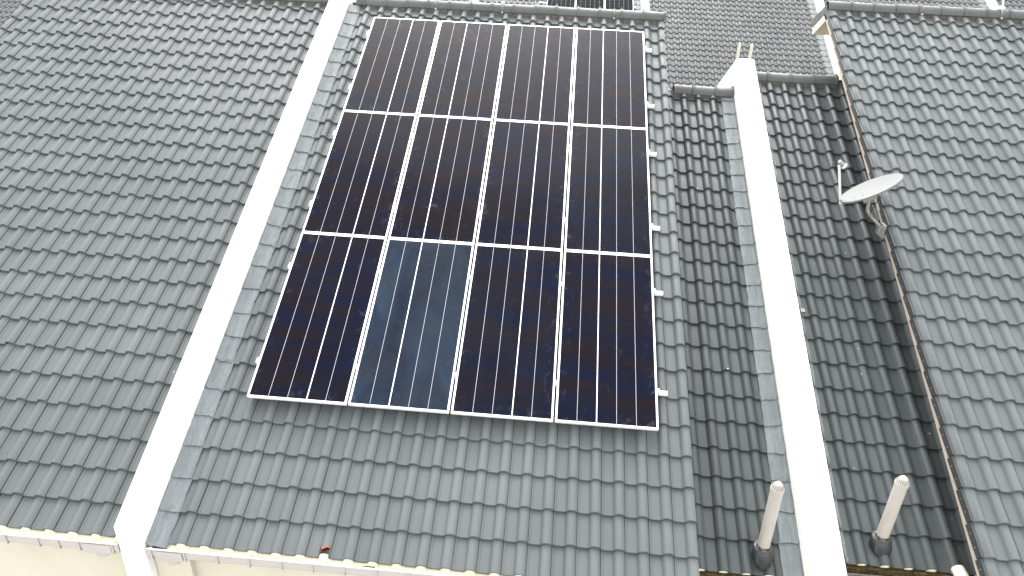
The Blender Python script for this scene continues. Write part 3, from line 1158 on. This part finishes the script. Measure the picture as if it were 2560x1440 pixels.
# ------------------------------------------------------------------ vent pipes
def vent_pipe(base, top, roof_n, label, r=0.0565, boot=True, mtl='pvc', group='vent pipes on the roofs'):
    b = Vector(base)
    o = thing('vent_pipe', label, 'vent pipe', b.x, b.y, b.z, group, tilt=False)
    ax = (Vector(top) - b)
    L = ax.length
    ax.normalize()
    mb = MB()
    mb.tube([ax * -0.05, ax * (L - 0.085)], r, 20)
    mb.build('pipe', M[mtl], o, 40)
    # slotted cowl
    cp = MB()
    seg = 24
    secs = [(L - 0.110, r * 1.08), (L - 0.074, r * 1.10), (L - 0.070, r * 1.02), (L - 0.045, r * 0.86), (L - 0.028, r * 0.66), (L - 0.012, r * 0.42), (L - 0.002, r * 0.2), (L, 0.002)]
    cp.tube([ax * a for a, _ in secs], [q for _, q in secs], seg)
    cap = cp.build('cowl', M[mtl], o, 35)
    sl = MB()
    ref = ax.orthogonal().normalized()
    e = ax.cross(ref)
    for k in range(18):
        an = 2 * math.pi * k / 18
        w = 0.065
        pts = []
        for h, rr in ((L - 0.068, r * 1.025), (L - 0.028, r * 0.68)):
            for da in (-w, w):
                pts.append(ax * h + (ref * math.cos(an + da) + e * math.sin(an + da)) * (rr + 0.0022))
        sl.add(pts, [(0, 1, 3, 2)])
    sl.build('cowl_slots', M['slot'], cap)
    if boot:
        nrm = Vector((0, -SN, CS))
        down = Vector((0, -CS, -SN))
        bb = MB()
        seg = 28
        rings = []
        for kind in range(5):
            ring = []
            for i in range(seg):
                an = 2 * math.pi * i / seg
                dx, dy = math.cos(an), math.sin(an)      # dx along u, dy down the slope
                if kind == 0:        # skirt on the roof, drawn out to a blunt point downhill
                    k_ = 0.098 * (1 + (0.34 * max(0, dy) ** 4))
                    ring.append(Vector((1, 0, 0)) * dx * k_ * (1 - 0.25 * max(0, dy)) + down * dy * k_ + down * 0.018 - nrm * 0.012)
                elif kind == 1:
                    k_ = 0.104 * (1 + 0.22 * max(0, dy) ** 3)
                    ring.append(Vector((1, 0, 0)) * dx * k_ + down * dy * k_ + down * 0.008 + nrm * 0.034)
                elif kind == 2:
                    q = Vector((dx, -dy, 0)) * 0.094
                    ring.append(q + ax * 0.074 + q.y * Vector((0, 0, 0.15)))
                elif kind == 3:
                    q = Vector((dx, -dy, 0)) * 0.084
                    ring.append(q + ax * 0.092 + q.y * Vector((0, 0, 0.1)))
                else:
                    q = Vector((dx, -dy, 0)) * 0.064
                    ring.append(q + ax * 0.096)
            rings.append(ring)
        vv = [p for ring in rings for p in ring]
        bb.add(vv, [(a * seg + i, a * seg + (i + 1) % seg, (a + 1) * seg + (i + 1) % seg, (a + 1) * seg + i) for a in range(4) for i in range(seg)])
        bb.build('pipe_boot', M['collar'], o, 50)
        s_ = MB()
        s_.tube([ax * 0.082, ax * 0.104, ax * 0.118, ax * 0.122], [0.072, 0.070, 0.062, 0.057], 22)
        s_.build('sealant_ring', M['seal'], o, 40)
    return o


vent_pipe((5.121, -0.46 - 0.02, -1.00), (5.097, -0.48, -0.105), N_A, 'beige vent pipe with slotted cap standing left of the white wall')
vent_pipe((6.252, -0.311 - 0.02, -0.885), (6.247, -0.331, -0.045), N_B, 'beige vent pipe with slotted cap standing right of the white wall')

# ------------------------------------------------------------------ satellite dish
brk = Vector((6.862, 2.581, 1.26))
D = thing('satellite_dish', 'pale grey satellite dish on a bent pole fixed to the beige roof edge', 'satellite dish', brk.x, brk.y, brk.z, tilt=False)
ctr = Vector((6.584, 2.60, 1.762)) - brk
vd = (ctr + brk - Vector((2.87021, -5.44134, 4.09696))).normalized()
ir = Rt
idn = Dn


def imdir(x, y):
    d = (Rt * x + Dn * y)
    d = d - vd * d.dot(vd)
    return d.normalized()


e1 = imdir(149, -58)
q_ = imdir(-58, -149)
cz = 0.26
nrm = (q_ * math.sqrt(1 - cz * cz) - vd * cz).normalized()
e2 = nrm.cross(e1).normalized()
RAD = 0.345
mb = MB()
rings, seg = [0.0, 0.12, 0.25, 0.4, 0.55, 0.7, 0.84, 0.93, 0.98, 1.0], 56
vv = [ctr - nrm * 0.032]
for rr in rings[1:]:
    for i in range(seg):
        a = 2 * math.pi * i / seg
        vv.append(ctr + (e1 * math.cos(a) * RAD + e2 * math.sin(a) * RAD) * rr + nrm * (-0.032 * (1 - rr * rr)))
nR = len(rings) - 1
fs = [(0, 1 + i, 1 + (i + 1) % seg) for i in range(seg)]
for a in range(nR - 1):
    for i in range(seg):
        p1 = 1 + a * seg + i
        p2 = 1 + a * seg + (i + 1) % seg
        fs.append((p1, p1 + seg, p2 + seg, p2))
base = len(vv)
for rr, dz in ((1.022, 0.002), (1.028, -0.008), (1.02, -0.020), (0.99, -0.022)):
    for i in range(seg):
        a = 2 * math.pi * i / seg
        vv.append(ctr + (e1 * math.cos(a) + e2 * math.sin(a)) * RAD * rr + nrm * dz)
b0 = 1 + (nR - 1) * seg
for i in range(seg):
    fs.append((b0 + i, base + i, base + (i + 1) % seg, b0 + (i + 1) % seg))
for a in range(3):
    for i in range(seg):
        p1 = base + a * seg + i
        p2 = base + a * seg + (i + 1) % seg
        fs.append((p1, p1 + seg, p2 + seg, p2))
# back skin
bk = len(vv)
for rr in (0.99, 0.7, 0.4, 0.12):
    for i in range(seg):
        a = 2 * math.pi * i / seg
        vv.append(ctr + (e1 * math.cos(a) + e2 * math.sin(a)) * RAD * rr + nrm * (-0.022 - 0.032 * (1 - rr * rr)))
for a in range(3):
    for i in range(seg):
        p1 = bk + a * seg + i
        p2 = bk + a * seg + (i + 1) % seg
        fs.append((p1, p1 + seg, p2 + seg, p2))
fs.append(tuple(bk + 3 * seg + i for i in range(seg)))
mb.add(vv, fs)
refl = mb.build('reflector', M['dish'], D, 40)
bl = MB()
for (x, y) in ((-0.205, -0.03), (-0.105, 0.0), (-0.195, -0.12), (-0.10, -0.09)):
    rr2 = (x * x + y * y) / RAD ** 2
    c_ = ctr + e1 * x + e2 * y + nrm * (-0.032 * (1 - rr2))
    bl.tube([c_, c_ + nrm * 0.006], [0.008, 0.006], 8)
bl.build('bolt', M['bolt'], refl)
# mast: bracket, bent pole, clamp behind the dish
mb = MB()
bend = Vector((6.612, 2.581, 1.478)) - brk
up_ = Vector((6.597, 2.60, 1.64)) - brk
pts = [Vector((-0.01, 0, 0.0)), Vector((-0.10, 0, 0.085)), bend + Vector((0.055, 0, -0.05)), bend + Vector((0.014, 0, -0.008)), bend + Vector((-0.004, 0.003, 0.035)), bend + Vector((-0.004, 0.008, 0.08)), up_]
mb.tube(pts, 0.0195, 14)
mb.build('pole', M['galv'], D, 50)
mb = MB()
mb.box(-0.035, 0.0, -0.06, 0.06, -0.075, 0.075)
mb.box(-0.07, -0.035, -0.03, -0.022, -0.05, 0.05)
mb.box(-0.07, -0.035, 0.022, 0.03, -0.05, 0.05)
for y, z in ((-0.045, -0.055), (0.045, -0.055), (-0.045, 0.055), (0.045, 0.055)):
    mb.tube([(-0.05, y, z), (-0.035, y, z)], 0.009, 8)
mb.build('wall_bracket', M['galv'], D)
mb = MB()
cc = ctr - nrm * 0.10
mb.add([cc + e1 * x + e2 * y + nrm * z for z in (-0.03, 0.03) for x, y in ((-0.12, -0.06), (0.03, -0.06), (0.03, 0.06), (-0.12, 0.06))],
       [(0, 1, 2, 3), (7, 6, 5, 4), (0, 4, 5, 1), (1, 5, 6, 2), (2, 6, 7, 3), (3, 7, 4, 0)])
mb.tube([up_ - Vector((0, 0, 0.03)), up_ + Vector((0, 0, 0.05))], 0.034, 12)
mb.build('dish_clamp', M['galv'], D)
# feed arm and receiver head
a0 = ctr - e1 * (RAD * 1.02) - nrm * 0.03
a1 = Vector((6.163, 2.581, 1.978)) - brk
l0 = Vector((6.169, 2.581, 2.035)) - brk
mb = MB()
da = (a1 - a0).normalized()
sx = da.cross(vd).normalized()
sy = da.cross(sx).normalized()
w_ = 0.0135
mb.add([p + sx * x * w_ + sy * y * w_ for p in (a0 - da * 0.02, a1 + da * 0.03) for x, y in ((-1, -1), (1, -1), (1, 1), (-1, 1))],
       [(3, 2, 1, 0), (4, 5, 6, 7), (0, 1, 5, 4), (1, 2, 6, 5), (2, 3, 7, 6), (3, 0, 4, 7)])
mb.build('feed_arm', M['arm'], D)
mb = MB()
fd = ((ctr - e1 * 0.02) - l0).normalized()
mb.tube([l0 - fd * 0.035, l0 - fd * 0.03, l0 + fd * 0.035, l0 + fd * 0.04], [0.018, 0.026, 0.026, 0.02], 14)
lnb = mb.build('receiver_head', M['galv'], D, 40)
mb = MB()
mb.tube([l0 + fd * 0.04, l0 + fd * 0.058, l0 + fd * 0.062], [0.022, 0.036, 0.034], 16)
mb.build('feed_horn', M['arm'], lnb, 40)
mb = MB()
mb.tube([l0 - fd * 0.03, l0 - fd * 0.06 + Vector((0, 0, -0.03)), l0 - fd * 0.10 + Vector((-0.02, 0, -0.055)), l0 + Vector((-0.05, 0.0, -0.10)), a1 + Vector((-0.014, 0, -0.05))], 0.0045, 6)
mb.build('cable', M['cable'], D)
mb = MB()
mb.tube([cc - nrm * 0.02 + e1 * 0.03, cc + e1 * 0.07 - nrm * 0.05, up_ + Vector((0.11, 0, -0.03)), up_ + Vector((0.09, -.01, -0.075)), bend + Vector((0.03, -0.02, -0.02)), Vector((-0.02, 0, 0.06))], 0.0045, 6)
mb.build('cable', M['cable'], D)

# ------------------------------------------------------------------ small clip on the lower right roof
mb = MB()
vb, ub, nb = 1.93, 5.925, N_B - HC + 0.003
K = thing('tile_clip', 'small pinkish metal tab lying on the dark tiles beside the white wall', 'clip', ub, vb, nb)
prof = [(-0.024, -0.02), (0.024, -0.02), (0.024, 0.005)] + [(0.024 * math.cos(a), 0.006 + 0.022 * math.sin(a)) for a in [i * math.pi / 8 for i in range(1, 8)]] + [(-0.024, 0.005)]
kk = len(prof)
mb.add([(x, y, z) for z in (0.0, 0.006) for x, y in prof], [tuple(range(kk - 1, -1, -1)), tuple(range(kk, 2 * kk))] + [(i, (i + 1) % kk, kk + (i + 1) % kk, kk + i) for i in range(kk)])
mb.build('tab', M['tab'], K)
mb = MB()
mb.tube([(0, 0.006, 0.006), (0, 0.006, 0.011)], 0.006, 8)
mb.build('rivet', M['bolt'], K)

# ------------------------------------------------------------------ the row of houses behind
NF = -8.5
FW_ = [-19.6, -13.15, -6.83, -0.46, 5.75, 12.09, 18.37, 24.7]
FL = ['grey tiled house behind, at the far left beyond the left roof edge', 'grey tiled house behind the left roof, hidden by its ridge',
      'grey tiled house behind, above the left end of the main ridge', 'house behind with a row of solar panels above the main ridge',
      'grey tiled house behind the two small pipes, filling the gap between roofs', 'grey tiled house behind, above the start of the right ridge',
      'grey tiled house behind, at the far right top corner']


def n_far(v):
    return NF


for i in range(7):
    if i == 1:
        continue
    u0, u1 = FW_[i] + 0.15, FW_[i + 1] - 0.15
    o = thing('house_behind', FL[i], 'house', (u0 + u1) / 2, 14.0, NF - 0.1, 'terraced houses in the row behind')
    org = ((u0 + u1) / 2, 14.0, NF - 0.1)
    mb = MB()
    klo = 0
    tiles(mb, 6.52, u0, u1, 14.3, 0.304, klo, 27, n_far, vmax=22.6, prof=PROF_FAR, seed=100 + i, jit=1.1)
    mb.build('tiled_roof', M['tile_far'], o, 38, org)
    mb = MB()
    ridge_caps(mb, u0, u1, 22.55, NF - 0.08, 0.112, 0.334, u0 + 0.2)
    mb.build('ridge_cap', M['ridge'], o, 40, org)
    mb = MB()
    a = [u1 - 0.26, u1 - 0.22, u1 - 0.15, u1 - 0.06, u1 - 0.02, u1]
    flashing(mb, a, 14.3, 0.304, 0, 27, n_far, [.02, .042, .050, .044, .05, .075], 70 + i, 22.4, 0.004)
    mb.build('wall_flashing', M['lead'], o, 60, org)
    mb = MB()
    rear_slope(mb, u0, u1, 22.55, NF - 0.08, 8.0)
    e_ = W(0, 14.35, NF - 0.15)
    b_ = W(0, 22.5, NF - 0.2)
    mb.prism([(e_.y + 0.1, -7.2), (e_.y + 0.1, e_.z), (b_.y, b_.z), (b_.y + 6, b_.z - 3.6), (b_.y + 6, -7.2)], u0 + 0.02, u1 - 0.02, lambda x, a_, b2: unroof(x, a_, b2))
    mb.build('house_wall', M['cream'], o, None, org)

WL = ['white party wall of the row behind, left of the far left house', 'white party wall of the row behind, first from the left in view',
      'white party wall of the row behind, above the left roof', 'white party wall of the row behind, peeping over the middle of the main ridge',
      'white party wall of the row behind, beside the distant solar panels', 'white party wall of the row behind, beside the right roof gable',
      'white party wall of the row behind, at the right above the right ridge', 'white party wall of the row behind, beyond the right corner']
for i in (0, 3, 4, 5, 6, 7):
    uc = FW_[i]
    o = thing('party_wall', WL[i], 'wall', uc, 14.0, NF, 'white party walls of the row behind')
    mb = MB()
    e_ = W(0, 14.1, NF + 0.10)
    p_ = W(0, 22.7, NF + 0.10)
    mb.prism([(e_.y, -7.2), (e_.y, e_.z), (p_.y, p_.z), (p_.y + 7 * CS, p_.z - 7 * SN), (p_.y + 7 * CS, -7.2)], uc - 0.145, uc + 0.145, lambda x, a, b: unroof(x, a, b))
    mb.build('wall_body', M['white'], o, None, (uc, 14.0, NF))

# distant solar panels
FP = ['distant solar panel at the left of the group behind the main ridge', 'distant solar panel in the middle of the group behind the main ridge',
      'distant bluish solar panel at the right of the group behind the main ridge']


def far_panel():
    root = thing('solar_panel', 'x', 'solar panel', 0, 0, 0, 'distant solar panels on the row behind')
    f = MB()
    a, b, fw, th = 0.515, 0.90, 0.014, 0.035
    f.box(-a, a, -b, -b + fw, -th, 0)
    f.box(-a, a, b - fw, b, -th, 0)
    f.box(-a, -a + fw, -b + fw, b - fw, -th, 0)
    f.box(a - fw, a, -b + fw, b - fw, -th, 0)
    f.build('frame', M['alu'], root)
    c = MB()
    c.box(-a + fw, a - fw, -b + fw, b - fw, -0.012, -0.004)
    for k in range(1, 6):
        x = -a + fw + (2 * a - 2 * fw) * k / 6
        c.box(x - 0.0035, x + 0.0035, -b + fw + .004, b - fw - .004, -0.004, -0.003, 1)
    for k in range(1, 10):
        y = -b + fw + (2 * b - 2 * fw) * k / 10
        c.box(-a + fw + .004, a - fw - .004, y - 0.0012, y + 0.0012, -0.004, -0.0035, 1)
    c.build('cell_sheet', [M['cell_far'], M['far_line']], root)
    return root


fp = far_panel()
for r_ in range(1):
    for i in range(3):
        o = fp if i == 0 else copy_tree(fp)
        o.location = W(2.71 + i * 1.05, 20.25, NF + 0.08)
        o.rotation_euler = (SL, 0, 0)
        o['label'] = FP[i]
fr = thing('mounting_rail', 'rail end sticking out left of the distant solar panels', 'rail', 2.0, 20.15, NF + 0.03)
mb = MB()
mb.prism([(-0.02, -0.04), (0.02, -0.04), (0.02, -0.022), (0.008, -0.02), (0.008, -0.01), (0.02, -0.008), (0.02, 0.0), (-0.02, 0.0), (-0.02, -0.008), (-0.008, -0.01), (-0.008, -0.02), (-0.02, -0.022)], -0.1, 3.4, lambda x, a, b: (x, a, b))
mb.build('rail_bar', M['alu'], fr)

vent_pipe((8.806, 19.435, 0.80), (8.803, 19.435, 1.585), NF, 'small cream pipe, left one of two above the white wall peak', 0.052, False, 'pvc_cream', 'two pipes on the roof behind')
vent_pipe((9.207, 19.429, 0.80), (9.213, 19.429, 1.575), NF, 'small cream pipe, right one of two above the white wall peak', 0.052, False, 'pvc_cream', 'two pipes on the roof behind')

for o in list(bpy.data.objects):
    if o.name == 'eave_gutter':
        bpy.data.objects.remove(o)
